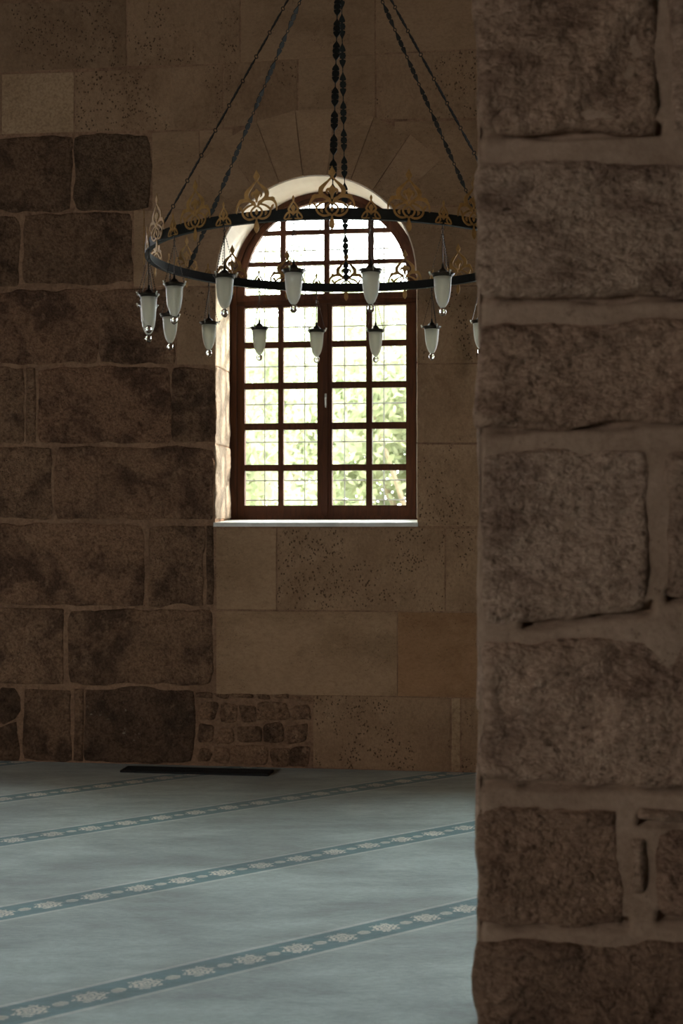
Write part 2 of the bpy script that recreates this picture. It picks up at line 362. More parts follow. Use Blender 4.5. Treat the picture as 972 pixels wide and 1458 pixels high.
# ------------------------------------------------------------------ setting: the room shell (wall frame)
ROOM_L, ROOM_R, ROOM_B, ROOM_H, THK = -6.0, 7.0, -14.0, 6.6, 0.68
uL, _ = px(306, 600); uR, _ = px(594, 600)
WU = (uL + uR) / 2; WR = (uR - uL) / 2
_, vS = px(450, 744); _, vT = px(450, 248); vSP = vT - WR
def arch_wall(name, u0, u1, height, openings, mat, world, thick=THK):
    """wall in local x-z, front at y = 0, round-headed openings (centre, radius, sill, spring)"""
    mb = MB(); cur = u0; NS = 28
    def quad(a, b_, c_, d_):
        for y in (0, thick):
            mb.add([(a, y, c_), (b_, y, c_), (b_, y, d_), (a, y, d_)], [(0, 1, 2, 3) if y == 0 else (3, 2, 1, 0)])
    for cu, r, s0, sp_ in sorted(openings):
        quad(cur, cu - r, 0, height)
        if s0 > 0: quad(cu - r, cu + r, 0, s0)
        arc = [(cu - r * math.cos(math.pi * i / NS), sp_ + r * math.sin(math.pi * i / NS)) for i in range(NS + 1)]
        for i in range(NS):
            (xa, za), (xb_, zb) = arc[i], arc[i + 1]
            for y in (0, thick):
                mb.add([(xa, y, za), (xb_, y, zb), (xb_, y, height), (xa, y, height)], [(0, 1, 2, 3) if y == 0 else (3, 2, 1, 0)])
            mb.add([(xa, 0, za), (xb_, 0, zb), (xb_, thick, zb), (xa, thick, za)], [(0, 3, 2, 1)])
        for x_, f_ in ((cu - r, (0, 1, 2, 3)), (cu + r, (3, 2, 1, 0))):
            mb.add([(x_, 0, s0), (x_, thick, s0), (x_, thick, sp_), (x_, 0, sp_)], [f_])
        mb.add([(cu - r, 0, s0), (cu + r, 0, s0), (cu + r, thick, s0), (cu - r, thick, s0)], [(0, 1, 2, 3)])
        cur = cu + r
    quad(cur, u1, 0, height)
    mb.add([(u0, 0, 0), (u0, thick, 0), (u0, thick, height), (u0, 0, height)], [(0, 1, 2, 3)])
    mb.add([(u1, 0, 0), (u1, thick, 0), (u1, thick, height), (u1, 0, height)], [(3, 2, 1, 0)])
    me = mesh(name, mb.v, mb.f)
    o = link(name, me, mat); o.matrix_world = world
    return tag(o, kind='structure')
win = (WU, WR, vS, vSP)
wall = arch_wall('wall_back', ROOM_L, ROOM_R, ROOM_H, [win, (2.60, .68, vS, vSP), (-3.55, .68, vS, vSP)], M['mortar'], WALL)
T_, Rz = Matrix.Translation, lambda a: Matrix.Rotation(math.radians(a), 4, 'Z')
arch_wall('wall_left', 0, -ROOM_B, ROOM_H, [], M['plaster'], WALL @ T_((ROOM_L, ROOM_B, 0)) @ Rz(90))
arch_wall('wall_far_right', 0, -ROOM_B, ROOM_H, [], M['plaster'], WALL @ T_((ROOM_R, 0, 0)) @ Rz(-90))
arch_wall('wall_rear', 0, ROOM_R - ROOM_L, ROOM_H, [(ROOM_R + 4.95, .6, 1.0, 2.6)], M['plaster'], WALL @ T_((ROOM_R, ROOM_B, 0)) @ Rz(180))  # unseen arched opening added to let the rear fill in
mb = MB(); mb.box((ROOM_L - THK, ROOM_B - THK, ROOM_H), (ROOM_R + THK, THK, ROOM_H + .3)); c_ = mb.build('ceiling', M['plaster']); c_.matrix_world = WALL; tag(c_, kind='structure')
mb = MB(); mb.box((ROOM_L - THK, ROOM_B - THK, -.3), (ROOM_R + THK, THK, -.008)); c_ = mb.build('floor', M['mortar']); c_.matrix_world = WALL; tag(c_, kind='structure')

# carpet: field and woven bands, clipped to the room
TH = math.radians(39.04); dv = Vector((math.cos(TH), math.sin(TH), 0)); mv = Vector((-math.sin(TH), math.cos(TH), 0))
bands = [3.045, 4.152, 5.265, 6.460, 7.465, 8.575]
while bands[-1] < 22: bands.append(bands[-1] + 1.11)
while bands[0] > -14: bands.insert(0, bands[0] - 1.11)
bm = bmesh.new(); uvl = bm.loops.layers.uv.new('UVMap')
def strip(a, b_, mi):
    vs_ = [bm.verts.new(dv * s_ + mv * t_) for s_, t_ in ((-16, a), (22, a), (22, b_), (-16, b_))]
    f = bm.faces.new(vs_); f.material_index = mi
    for l, (s_, t_) in zip(f.loops, ((-16, a), (22, a), (22, b_), (-16, b_))): l[uvl].uv = (s_ - 2.09, t_ - (a + b_) / 2)
BW = .1085
prev = bands[0] + BW
for b_ in bands[1:]:
    strip(prev, b_ - BW, 0); strip(b_ - BW, b_ + BW, 1); prev = b_ + BW
bmesh.ops.remove_doubles(bm, verts=bm.verts, dist=1e-5)
for (lx, ly, nx_, ny_) in ((ROOM_L, 0, -1, 0), (ROOM_R, 0, 1, 0), (0, ROOM_B, 0, -1), (0, 0, 0, 1)):
    co = WALL @ Vector((lx, ly, 0)); no = WALL.to_3x3() @ Vector((nx_, ny_, 0))
    bmesh.ops.bisect_plane(bm, geom=bm.verts[:] + bm.edges[:] + bm.faces[:], plane_co=co, plane_no=no, clear_outer=True)
me = bpy.data.meshes.new('carpet'); bm.normal_update(); bm.to_mesh(me); bm.free()
me.materials.append(M['carpet']); me.materials.append(M['band'])
cp = link('carpet', me); tag(cp, 'pale grey green fitted carpet crossed by teal bands of cream flowers', 'carpet')
sol = cp.modifiers.new('thickness', 'SOLIDIFY'); sol.thickness = .008; sol.offset = -1

# ------------------------------------------------------------------ back wall masonry, laid out from the photograph
def Q(x0, y0, x1, y1, g=.5, inv=None):
    k_ = lambda x: 7.4e-5     # courses converge toward the horizon with the wall's turn
    def yy(x, y): return y
    return [px(x0 + g, y1 - g, 0, inv), px(x1 - g, y1 - g, 0, inv), px(x1 - g, y0 + g, 0, inv), px(x0 + g, y0 + g, 0, inv)]
def S4(pts, inv=None): return [px(x, y, 0, inv) for x, y in pts]
sd = [0]
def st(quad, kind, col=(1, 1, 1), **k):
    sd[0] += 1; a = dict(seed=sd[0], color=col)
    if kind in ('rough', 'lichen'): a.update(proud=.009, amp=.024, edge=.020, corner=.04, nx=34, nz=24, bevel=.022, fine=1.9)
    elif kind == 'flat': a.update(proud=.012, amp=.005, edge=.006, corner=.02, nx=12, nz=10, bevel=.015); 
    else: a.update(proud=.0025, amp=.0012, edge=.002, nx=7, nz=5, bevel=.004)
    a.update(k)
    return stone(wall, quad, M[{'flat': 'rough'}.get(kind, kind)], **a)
def slope(x, y): return y - 7.4e-5 * (y - HOR) * -1 * 0 
def C(x0, yl0, yr0, x1, yl1, yr1):
    """block between x0 and x1; top edge yl0 -> yr0, bottom edge yl1 -> yr1 (image rows)"""
    return S4([(x0, yl1), (x1, yr1), (x1, yr0), (x0, yl0)])
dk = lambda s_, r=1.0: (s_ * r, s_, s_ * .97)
g = 1.0
# course above the photograph's first joint and the one over it
st(C(-60, 6, 8, -2, 104, 103), 'pitted', dk(.68)); st(C(0, 5, 0, 179, 103, 95), 'pitted', dk(.70))  # top-left blocks tinted darker in place of the dimmer light there
st(C(181, 0, -5, 341, 94, 90), 'pitted', dk(.85), ); st(C(343, -5, -16, 533, 89, 77), 'smooth', dk(.85)); st(C(535, -16, -24, 760, 76, 66), 'smooth', dk(.86))
# pale plain block and the pitted course
st(C(-60, 106, 105, 1, 193, 191), 'smooth', dk(.85)); st(C(3, 106, 103, 105, 191, 188), 'plain', dk(.92)); st(C(107, 103, 92, 317, 188, 183), 'pitted', dk(.88))
st(C(319, 91, 85, 423, 181, 174), 'pitted', dk(.84)); st(C(425, 84, 78, 534, 172, 171), 'smooth', dk(.84)); st(C(536, 78, 68, 760, 170, 166), 'pitted', dk(.86))
# dark blocks, course from 192 to 300
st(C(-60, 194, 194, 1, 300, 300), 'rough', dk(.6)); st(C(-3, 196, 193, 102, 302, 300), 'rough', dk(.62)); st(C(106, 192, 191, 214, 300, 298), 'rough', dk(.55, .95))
st(C(217, 189, 186, 283, 299, 297), 'smooth', dk(.86)); st(C(284.5, 186, 184, 331, 297, 296), 'smooth', dk(.9))
st(C(562, 173, 170, 760, 294, 291), 'smooth', dk(.9))
# course 302 to 408
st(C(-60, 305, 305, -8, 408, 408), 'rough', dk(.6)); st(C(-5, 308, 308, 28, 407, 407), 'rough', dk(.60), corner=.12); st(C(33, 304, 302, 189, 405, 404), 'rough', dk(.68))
st(C(191, 300, 300, 205, 408, 408), 'smooth', dk(.92)); st(C(206, 300, 298, 305.5, 408, 407), 'smooth', dk(.9))
st(C(594.5, 296, 292, 760, 407, 405), 'smooth', dk(.95))
# course 411 to 520
st(C(-60, 412, 412, -8, 517, 517), 'rough', dk(.72)); st(C(-5, 413, 412, 141, 517, 518), 'rough', dk(.86, 1.05)); st(C(143, 412, 411, 250, 518, 518), 'rough', dk(.85, 1.02))
st(C(252, 410, 410, 305.5, 519, 519), 'pitted', dk(.92)); st(C(594.5, 409, 407, 760, 517, 516), 'pitted', dk(1.0))
# course 523 to 630
st(C(-60, 523, 523, -8, 629, 629), 'rough', dk(.8)); st(C(-5, 523, 523, 34, 630, 630), 'rough', dk(.85)); st(C(37, 524, 524, 51, 630, 630), 'flat', dk(.9)); st(C(54, 523, 523, 243, 630, 631), 'rough', dk(.88, 1.06))
st(C(245, 523, 524, 305.5, 630, 630), 'rough', dk(.75)); st(C(594.5, 519, 518, 760, 630, 630), 'pitted', dk(1.02))
# course 636 to 740
st(C(-60, 636, 636, -8, 739, 739), 'rough', dk(.8)); st(C(-5, 636, 635, 74, 739, 739), 'rough', dk(.92)); st(C(77, 635, 636, 304, 739, 739), 'rough', dk(.92, 1.03))
st(C(594.5, 633, 633, 760, 749, 749), 'pitted', dk(1.06))
# course 748 to 862
st(C(-60, 746, 746, -8, 861, 861), 'rough', dk(.8)); st(C(-5, 746, 747, 206, 861, 862), 'rough', dk(.98, 1.03)); st(C(212, 749, 748, 291, 862, 863), 'rough', dk(.92)); st(C(294, 749, 749, 304, 861, 861), 'flat', dk(.6))
st(C(308, 752, 752, 393, 867, 868), 'smooth', dk(.98)); st(C(395, 752, 752, 633, 868, 870), 'pitted', dk(1.0)); st(C(635, 752, 752, 760, 870, 872), 'pitted', dk(1.0))
# course 866 to 972
st(C(-60, 865, 865, -8, 972, 972), 'flat', dk(.9)); st(C(-5, 865, 866, 91, 973, 974), 'flat', dk(1.05)); st(C(98, 868, 868, 303, 973, 974), 'rough', dk(.92), amp=.035)
st(C(308, 870, 871.5, 565, 988, 991), 'smooth', dk(1.03)); st(C(566.5, 871.5, 874, 760, 991, 995), 'smooth', (.92, .80, .68))
# lowest course
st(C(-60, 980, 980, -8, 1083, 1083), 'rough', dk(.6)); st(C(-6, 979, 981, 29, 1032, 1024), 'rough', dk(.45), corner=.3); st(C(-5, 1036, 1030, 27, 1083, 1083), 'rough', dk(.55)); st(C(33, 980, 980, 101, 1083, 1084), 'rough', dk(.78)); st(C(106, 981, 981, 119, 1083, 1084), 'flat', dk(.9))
st(C(121, 979, 980, 276, 1085, 1087), 'lichen', dk(.95))
st(C(446, 990, 994, 641, 1093, 1098), 'pitted', dk(.95)); st(C(643, 994, 994, 655, 1098, 1098), 'plain', dk(.95)); st(C(657, 994, 997, 760, 1099, 1100), 'pitted', dk(.95))
# small repair stones
for x0, y0, x1, y1 in ((280, 984, 302, 993), (306, 988, 328, 994), (331, 988, 360, 994), (364, 988, 384, 994), (389, 989, 412, 995), (416, 990, 443, 996),
                       (281, 999, 309, 1026), (312, 1002, 338, 1025), (341, 1003, 362, 1027), (366, 1000, 412, 1024), (415, 1003, 441, 1026),
                       (281, 1032, 306, 1057), (309, 1034, 334, 1058), (337, 1036, 372, 1057), (376, 1031, 404, 1059), (407, 1033, 440, 1059),
                       (281, 1066, 300, 1087), (303, 1064, 329, 1088), (332, 1063, 379, 1090), (383, 1064, 410, 1091), (413, 1065, 442, 1092)):
    J = lambda: random.uniform(-2.2, 2.2)
    st(S4([(x0 + J(), y1 + J() * .6), (x1 + J(), y1 + J() * .6), (x1 + J(), y0 + J()), (x0 + J(), y0 + J())]), 'rough', dk(.80 + random.random() * .35), nx=10, nz=7, corner=.12, bevel=.018, amp=.016)
# arch stones (voussoirs) around the window: wedges whose undersides make the soffit
pxm = px(451, 400)[0] - px(450, 400)[0]
NV = 13
for i in range(NV):
    a0, a1 = math.pi * i / NV, math.pi * (i + 1) / NV
    mid = (a0 + a1) / 2; RO = WR + (92 if 40 < math.degrees(mid) < 140 else 38) * pxm
    gp = .0022
    ri = WR - .004; pts = []
    for j in range(5):
        a = a0 + gp / ri + (a1 - a0 - 2 * gp / ri) * j / 4; pts.append((WU - ri * math.cos(a), vSP + ri * math.sin(a)))
    for a in (a1 - gp / RO, a0 + gp / RO): pts.append((WU - RO * math.cos(a), vSP + RO * math.sin(a)))
    pts = pts[::-1]; cx = sum(p[0] for p in pts) / len(pts); cz = sum(p[1] for p in pts) / len(pts)
    mb = MB(); mb.prism([(x - cx, z - cz) for x, z in pts], -.006 - .001 * (i % 3), .44)
    mb.build('arch_stone', M['smooth'], wall, loc=(cx, 0, cz), color=dk(.86 + .1 * random.random()))
m, nt, b = newmat('soffit_bounce_tone'); v = coords(nt); n = noi(nt, v, 4, 5)
L(nt, mix(nt, n.sm(.35, .7), (.88, .79, .70), (.80, .70, .60)), b.inputs['Base Color']); b.inputs['Roughness'].default_value = .9; bump(nt, b, n, .3, .008); M['render'] = m  # pale tone stands in for light bounced up onto the soffit
mb = MB()  # thin layer added under the arch to brighten it
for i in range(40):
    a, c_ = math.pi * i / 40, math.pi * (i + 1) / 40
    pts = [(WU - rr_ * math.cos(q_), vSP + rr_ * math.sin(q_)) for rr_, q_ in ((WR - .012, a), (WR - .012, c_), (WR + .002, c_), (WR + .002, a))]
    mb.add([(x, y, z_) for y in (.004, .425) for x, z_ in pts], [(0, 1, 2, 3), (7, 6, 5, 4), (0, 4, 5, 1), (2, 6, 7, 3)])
lin = mb.build('bright_soffit_layer', M['render'], wall); tag(lin, 'smooth layer added under the arch, paled to carry bounced light')
# jamb stones inside the opening (full recess depth)
for rzz, off, sgn in ((math.pi / 2, (uL, 0, 0), 1), (-math.pi / 2, (uR, 0, 0), -1)):
    vv = [px(306, y)[1] for y in (739, 633, 521, 409)] + [vSP]
    for i in range(4):
        a, b_ = (.002, .41) if sgn > 0 else (-.41, -.002)
        rough = i < 2 and sgn > 0
        stone(wall, [(a, vv[i] + .003), (b_, vv[i] + .003), (b_, vv[i + 1] - .003), (a, vv[i + 1] - .003)], M['mortar'] if rough else M['plain'],
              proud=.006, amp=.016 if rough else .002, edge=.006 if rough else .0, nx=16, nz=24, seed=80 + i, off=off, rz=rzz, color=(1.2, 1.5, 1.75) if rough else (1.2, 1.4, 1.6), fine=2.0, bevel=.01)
# masonry beyond the frame: same courses carried on
rows = [0, px(0, 975)[1], px(0, 863)[1], px(0, 743)[1], px(0, 633)[1], px(0, 521)[1], px(0, 409)[1], px(0, 303)[1], px(0, 192)[1], px(0, 104)[1], px(0, 5)[1]]
top = rows[-1]
xl = px(-62, 700)[0]; xr = px(762, 700)[0]
def fill(u0, u1, z0, z1, r, kinds):
    u_ = u0
    while u_ < u1 - .05:
        w_ = min(r.uniform(.5, 1.15), u1 - u_)
        if u1 - u_ - w_ < .3: w_ = u1 - u_
        if z1 - z0 > .05: st([(u_ + .003, z0 + .003), (u_ + w_ - .003, z0 + .003), (u_ + w_ - .003, z1 - .003), (u_ + .003, z1 - .003)], r.choice(kinds), dk(r.uniform(.78, .95)), nx=6, nz=5)
        u_ += w_
rr_ = random.Random(3)
for i in range(len(rows) - 1):
    z0, z1 = rows[i], rows[i + 1]
    for u0, u1 in ((ROOM_L, xl), (xr, ROOM_R)):
        cu = -3.55 if u0 < 0 else 2.60
        if z1 > vS - .05 and z0 < vSP + .68:
            fill(u0, cu - .69, z0, z1, rr_, ['smooth', 'pitted', 'flat'] if u0 < 0 else ['smooth', 'pitted']); fill(cu + .69, u1, z0, z1, rr_, ['smooth', 'pitted'])
        else: fill(u0, u1, z0, z1, rr_, ['smooth', 'pitted'])
z = top
while z < ROOM_H - .05:
    z1 = min(z + .5, ROOM_H); zz = z + (.02 if z == top else 0)
    fill(ROOM_L, ROOM_R, zz + (.04 if z == top else 0), z1, rr_, ['smooth', 'pitted']); z = z1

# ------------------------------------------------------------------ window_1
win1 = bpy.data.objects.new('window_1', None); COL.objects.link(win1)
win1.matrix_world = WALL @ T_((WU, .42, vS)); tag(win1, kind='structure')
DEP = .42
def pw(x, y, d=DEP): u_, v_ = px(x, y, d); return u_ - WU, v_ - vS
HS = vSP - vS                               # spring above sill
def annulus(mb, r0, r1, z0, y0, y1, n=32):
    for i in range(n):
        a, c_ = math.pi * i / n, math.pi * (i + 1) / n
        pts = [(-r0 * math.cos(a), z0 + r0 * math.sin(a)), (-r0 * math.cos(c_), z0 + r0 * math.sin(c_)), (-r1 * math.cos(c_), z0 + r1 * math.sin(c_)), (-r1 * math.cos(a), z0 + r1 * math.sin(a))]
        mb.add([(x, y, z_) for y in (y0, y1) for x, z_ in pts], [(0, 1, 2, 3), (7, 6, 5, 4), (0, 4, 5, 1), (2, 6, 7, 3)])
xg0, xg1 = pw(347.5, 600)[0], pw(578, 600)[0]; gc = (xg0 + xg1) / 2; GR = (xg1 - xg0) / 2
zt0, zt1 = pw(460, 434)[1], pw(460, 416)[1]      # transom
RO = WR - .002; zb = .004
mb = MB()
def jamb_seg(mb, x0, x1, y0, y1): mb.box((x0, y0, zb), (x1, y1, HS))
inn = .045
jamb_seg(mb, -RO, -RO + inn, 0, .09); jamb_seg(mb, RO - inn, RO, 0, .09); annulus(mb, RO - inn, RO, HS, 0, .09)
mb.box((-RO + inn, 0, zb), (RO - inn, .09, .046))
mb.build('window_frame', M['wood'], win1)
mb = MB(); mb.box((-RO + inn, .006, zt0 + .01), (RO - inn, .08, zt1 - .008)); mb.box((-RO + inn, -.004, (zt0 + zt1) / 2 - .008), (RO - inn, .01, (zt0 + zt1) / 2 + .012))
mb.build('transom', M['wood'], win1)
def glass(mb, pts, y): mb.prism(pts, y, y + .004)
rowsw = [(435.5, 485), (493.5, 543.5), (552.5, 601.5), (611, 661), (670, 719.5)]
zr = [(pw(460, b_)[1], pw(460, a)[1]) for a, b_ in rowsw]
cols = [(pw(a, 600)[0], pw(b_, 600)[0]) for a, b_ in ((347.5, 395), (402.5, 451), (472, 520.5), (529, 577.5))]
mid0 = pw(461.5, 600)[0]
for side in (0, 1):
    ca, cb = cols[2 * side], cols[2 * side + 1]
    x0, x1 = (-RO + inn + .003, mid0 - .002) if side == 0 else (mid0 + .002, RO - inn - .003)
    z0, z1 = .038, zt0 + .008
    mb = MB()
    mb.box((x0, .014, z0), (ca[0], .06, z1)); mb.box((cb[1], .014, z0), (x1, .06, z1))
    mb.box((ca[0], .014, z0), (cb[1], .06, zr[-1][0])); mb.box((ca[0], .014, zr[0][1]), (cb[1], .06, z1))
    if side == 1: mb.box((x0 - .012, .002, z0), (x0 + .02, .013, z1))
    cs = mb.build('casement', M['wood'], win1)
    mb = MB(); mb.box((ca[1], .018, zr[-1][0]), (cb[0], .055, zr[0][1])); mb.build('glazing_bar', M['wood'], cs)
    for i in range(4):
        for c_ in (ca, cb):
            mb = MB(); mb.box((c_[0], .02, zr[i + 1][1]), (c_[1], .053, zr[i][0])); mb.build('glazing_bar', M['wood'], cs)
    for i in range(5):
        for c_ in (ca, cb):
            mb = MB(); glass(mb, [(c_[0] - .004, zr[i][0] - .004), (c_[1] + .004, zr[i][0] - .004), (c_[1] + .004, zr[i][1] + .004), (c_[0] - .004, zr[i][1] + .004)], .036)
            mb.build('pane', M['pane'], cs)
    if side == 1:
        mb = MB(); mb.box((x0 + .001, -.006, .78), (x0 + .013, .003, .86)); mb.tube((x0 + .007, -.004, .83), (x0 + .007, -.03, .83), .004); mb.tube((x0 + .007, -.03, .83), (x0 + .012, -.034, .765), .004)
        hn = mb.build('handle', M['grille'], cs); tag(hn, 'small pale metal window handle')
# arched fanlight
HG = pw(465, 286)[1] - GR                    # spring of the glass arch
mb = MB()
annulus(mb, GR, RO - inn - .001, HG, .014, .06)
# straight sides between transom and the arch, and filler to the outer frame
mb.box((-RO + inn, .014, zt1 - .01), (gc - GR, .06, HG)); mb.box((gc + GR, .014, zt1 - .01), (RO - inn, .06, HG))
fan = mb.build('fanlight', M['wood'], win1)
vb = [(pw(a, 350)[0], pw(b_, 350)[0]) for a, b_ in ((398, 405.5), (460.5, 468), (523, 531))]
hb = [(pw(460, b_)[1], pw(460, a)[1]) for a, b_ in ((325.5, 332), (370, 376))]
def arc_z(x): return HG + math.sqrt(max(0, GR ** 2 - (x - gc) ** 2))
for a, b_ in vb:
    mb = MB(); mb.box((a, .018, zt1 - .01), (b_, .055, arc_z((a + b_) / 2) + .01)); mb.build('glazing_bar', M['wood'], fan)
xe = [gc - GR] + [e for p in vb for e in p] + [gc + GR]
ze = [zt1 - .008, hb[1][0], hb[1][1], hb[0][0], hb[0][1], HG + GR]
for z0, z1 in hb:
    for i in range(4):
        xa, xb_ = xe[2 * i], xe[2 * i + 1]
        half = math.sqrt(max(0, GR ** 2 - max(0, z0 - HG) ** 2))
        xa, xb_ = max(xa, gc - half - .01), min(xb_, gc + half + .01)
        if xb_ - xa > .01:
            mb = MB(); mb.box((xa, .02, z0), (xb_, .053, z1)); mb.build('glazing_bar', M['wood'], fan)
for i in range(4):
    xa, xb_ = xe[2 * i], xe[2 * i + 1]
    for j in range(3):
        z0, z1 = ze[2 * j], ze[2 * j + 1]
        pts = []
        for k_ in range(13):
            x_ = xa + (xb_ - xa) * k_ / 12; t_ = min(z1, arc_z(x_))
            if t_ > z0 + .002: pts.append((x_, t_))
        if len(pts) >= 2:
            mb = MB(); mb.prism([(pts[0][0], z0), (pts[-1][0], z0)] + pts[::-1], .036, .040); mb.build('pane', M['pane'], fan)
# marble sill with a chamfered nose, projecting slightly
mb = MB(); x0, x1 = -WR - .006, WR + .004
prof = [(-.440, -.026), (-.440, -.010), (-.434, .0), (.0, .020), (.0, -.026)]
mb.add([(x, y, z_) for x in (x0, x1) for y, z_ in prof], [(0, 1, 2, 3, 4), (9, 8, 7, 6, 5)] + [(i, 5 + i, 5 + (i + 1) % 5, (i + 1) % 5) for i in range(5)])
mb.build('window_sill', M['marble'], win1)
# outside iron grille
mb = MB(); GY = .20
mb.box((-RO, GY - .004, .02), (-RO + .02, GY + .004, HS)); mb.box((RO - .02, GY - .004, .02), (RO, GY + .004, HS))
gr = mb.build('grille', M['grille'], win1)
zpx = lambda x, y: pw(x, y, DEP + GY)
for xq in (377, 434, 490.5, 546.5):
    x_ = zpx(xq, 560)[0]; h_ = HS + math.sqrt(max(0, RO ** 2 - x_ ** 2))
    mb = MB(); mb.tube((x_, GY, .0), (x_, GY, h_), .0048); mb.build('bar', M['grille'], gr)
for yq in (712, 684, 629, 575, 521, 465, 408, 356, 304):
    z_ = zpx(460, yq)[1]; hw = RO if z_ < HS else math.sqrt(max(0, RO ** 2 - (z_ - HS) ** 2))
    mb = MB(); mb.tube((-hw, GY, z_), (hw, GY, z_), .0048); mb.build('bar', M['grille'], gr)

# ------------------------------------------------------------------ foreground pier (setting)
Dp = 3.9
PO = Vector(((677 - 486) / F * Dp, Dp, 0)); PIER = T_(PO) @ Matrix.Rotation(ANG, 4, 'Z'); PINV = PIER.inverted()
PW, PT = 1.5, 0.7
# image rows of the stones' undersides: the mortar is washed out just beneath them
CRK = [((677, 192), (937, 188)), ((677, 424), (1150, 421)), ((679, 612), (1150, 590)), ((740, 890), (925, 868)), ((682, 1116), (1160, 1120)), ((677, 1315), (890, 1318)), ((935, 1305), (1160, 1310)), ((905, 1168), (975, 1170)), ((945, 850), (1160, 856))]
CRK = [(px(*a, 0, PINV), px(*b_, 0, PINV)) for a, b_ in CRK]
mb = MB(); na, nb = 120, 600
vs_ = []
for j in range(nb + 1):
    for i in range(na + 1):
        u_, z_ = .0 + PW * i / na, ROOM_H * j / nb
        e_ = .010 * noise.fractal(Vector((z_ * 6, .3, 5)), 1, 2, 4) if i == 0 else 0
        h = .004 + .008 * noise.fractal(Vector((u_ * 5, z_ * 5, 2.2)), 1, 2, 5)
        for (ca, cb) in CRK:
            if ca[0] <= u_ <= cb[0]:
                dz = (ca[1] + (cb[1] - ca[1]) * (u_ - ca[0]) / (cb[0] - ca[0])) - z_ + .014 * noise.noise(Vector((u_ * 7, z_, 4)))
                if -.02 < dz < .014: h = h - .055 * min(1.0, (.014 - dz) / .006) * min(1.0, max(.25, u_ / .12))
        if i == 0: h = -.012
        vs_.append((u_ + e_ + .006, -h, z_))
fs = [(j * (na + 1) + i, j * (na + 1) + i + 1, (j + 1) * (na + 1) + i + 1, (j + 1) * (na + 1) + i) for j in range(nb) for i in range(na)]
mb.add(vs_, fs)
mb.add([(.012, 0, 0), (.012, PT, 0), (PW, PT, 0), (PW, 0, 0), (.012, 0, ROOM_H), (.012, PT, ROOM_H), (PW, PT, ROOM_H), (PW, 0, ROOM_H)], [(4, 5, 1, 0), (5, 6, 2, 1), (6, 7, 3, 2)])
me = mesh('wall_right', mb.v, mb.f, True)
pier = link('wall_right', me, M['pmortar']); pier.matrix_world = PIER; tag(pier, kind='structure')
def pst(pts, col=(1, 1, 1), mat='pier', **k):
    sd[0] += 1
    a = dict(seed=sd[0], color=col, proud=.020, amp=.038, edge=.020, corner=.03, nx=70, nz=50, bevel=.028, back=.02, fine=1.7); a.update(k)
    return stone(pier, S4(pts, PINV), M[mat], **a)
# corners: bl, br, tr, tl in image pixels
pst([(677, 192), (935, 188), (937, -55), (675, -55)], (.90, .86, .82), amp=.034)
pst([(952, 190), (1150, 186), (1150, -55), (950, -55)], (1, 1, 1))
pst([(677, 424), (1090, 421), (1090, 228), (676, 232)], (.98, .98, .97), amp=.020, corner=.05)
pst([(679, 612), (1150, 590), (1150, 452), (677, 462)], (.95, .90, .86), amp=.040)
pst([(684, 890), (925, 868), (925, 640), (684, 636)], (1.05, 1.05, 1.05), amp=.022, corner=.06)
pst([(945, 850), (1160, 856), (1160, 640), (948, 642)], (.9, .88, .86))
pst([(682, 1116), (1160, 1120), (1160, 918), (684, 910)], (1.03, 1.0, .98), amp=.030)
pst([(677, 1315), (890, 1318), (884, 1154), (679, 1146)], (.72, .65, .60), amp=.030, corner=.05)
pst([(900, 1268), (920, 1270), (920, 1195), (898, 1195)], (.9, .88, .86), nx=10, nz=14)
pst([(935, 1305), (1160, 1310), (1160, 1185), (932, 1180)], (.75, .68, .64), corner=.07)
pst([(905, 1168), (975, 1170), (975, 1152), (908, 1153)], (.9, .88, .86), nx=20, nz=6)
pst([(679, 1512), (1160, 1512), (1160, 1345), (679, 1338)], (.58, .52, .48), amp=.036)
# upper and lower continuation
zz = px(700, 1525, 0, PINV)[1]
for z0, z1 in ((zz - .45, zz - .03), (.01, zz - .48)):
    if z1 > z0 + .1:
        for a, b_ in ((0, .62), (.66, PW - .01)): sd[0] += 1; stone(pier, [(a, z0), (b_, z0), (b_, z1), (a, z1)], M['pier'], seed=sd[0], proud=.02, amp=.03, edge=.015, corner=.04, nx=30, nz=20, bevel=.028, back=.02, color=(.65, .6, .56))
z = px(700, -70, 0, PINV)[1]
while z < ROOM_H - .1:
    z1 = min(z + .46, ROOM_H - .01); sp_ = random.uniform(.55, .9)
    for a, b_ in ((0, sp_), (sp_ + .04, PW - .01)): sd[0] += 1; stone(pier, [(a, z), (b_, z), (b_, z1), (a, z1)], M['pier'], seed=sd[0], proud=.02, amp=.03, edge=.015, corner=.04, nx=20, nz=14, bevel=.028, back=.02)
    z += .5
# side face of the pier (faces the chandelier side)
for i in range(13):
    z0 = .02 + i * .505; z1 = min(z0 + .46, ROOM_H - .01)
    cutp = .30 if i % 2 else .42
    for a, b_ in ((-PT + .01, -cutp - .02), (-cutp + .02, -.02)):
        sd[0] += 1; stone(pier, [(a, z0), (b_, z0), (b_, z1), (a, z1)], M['pier'], seed=sd[0], proud=.008, amp=.010, edge=.01, corner=.04, nx=16, nz=14, bevel=.025, back=.02, off=(.012, 0, 0), rz=-math.pi / 2)

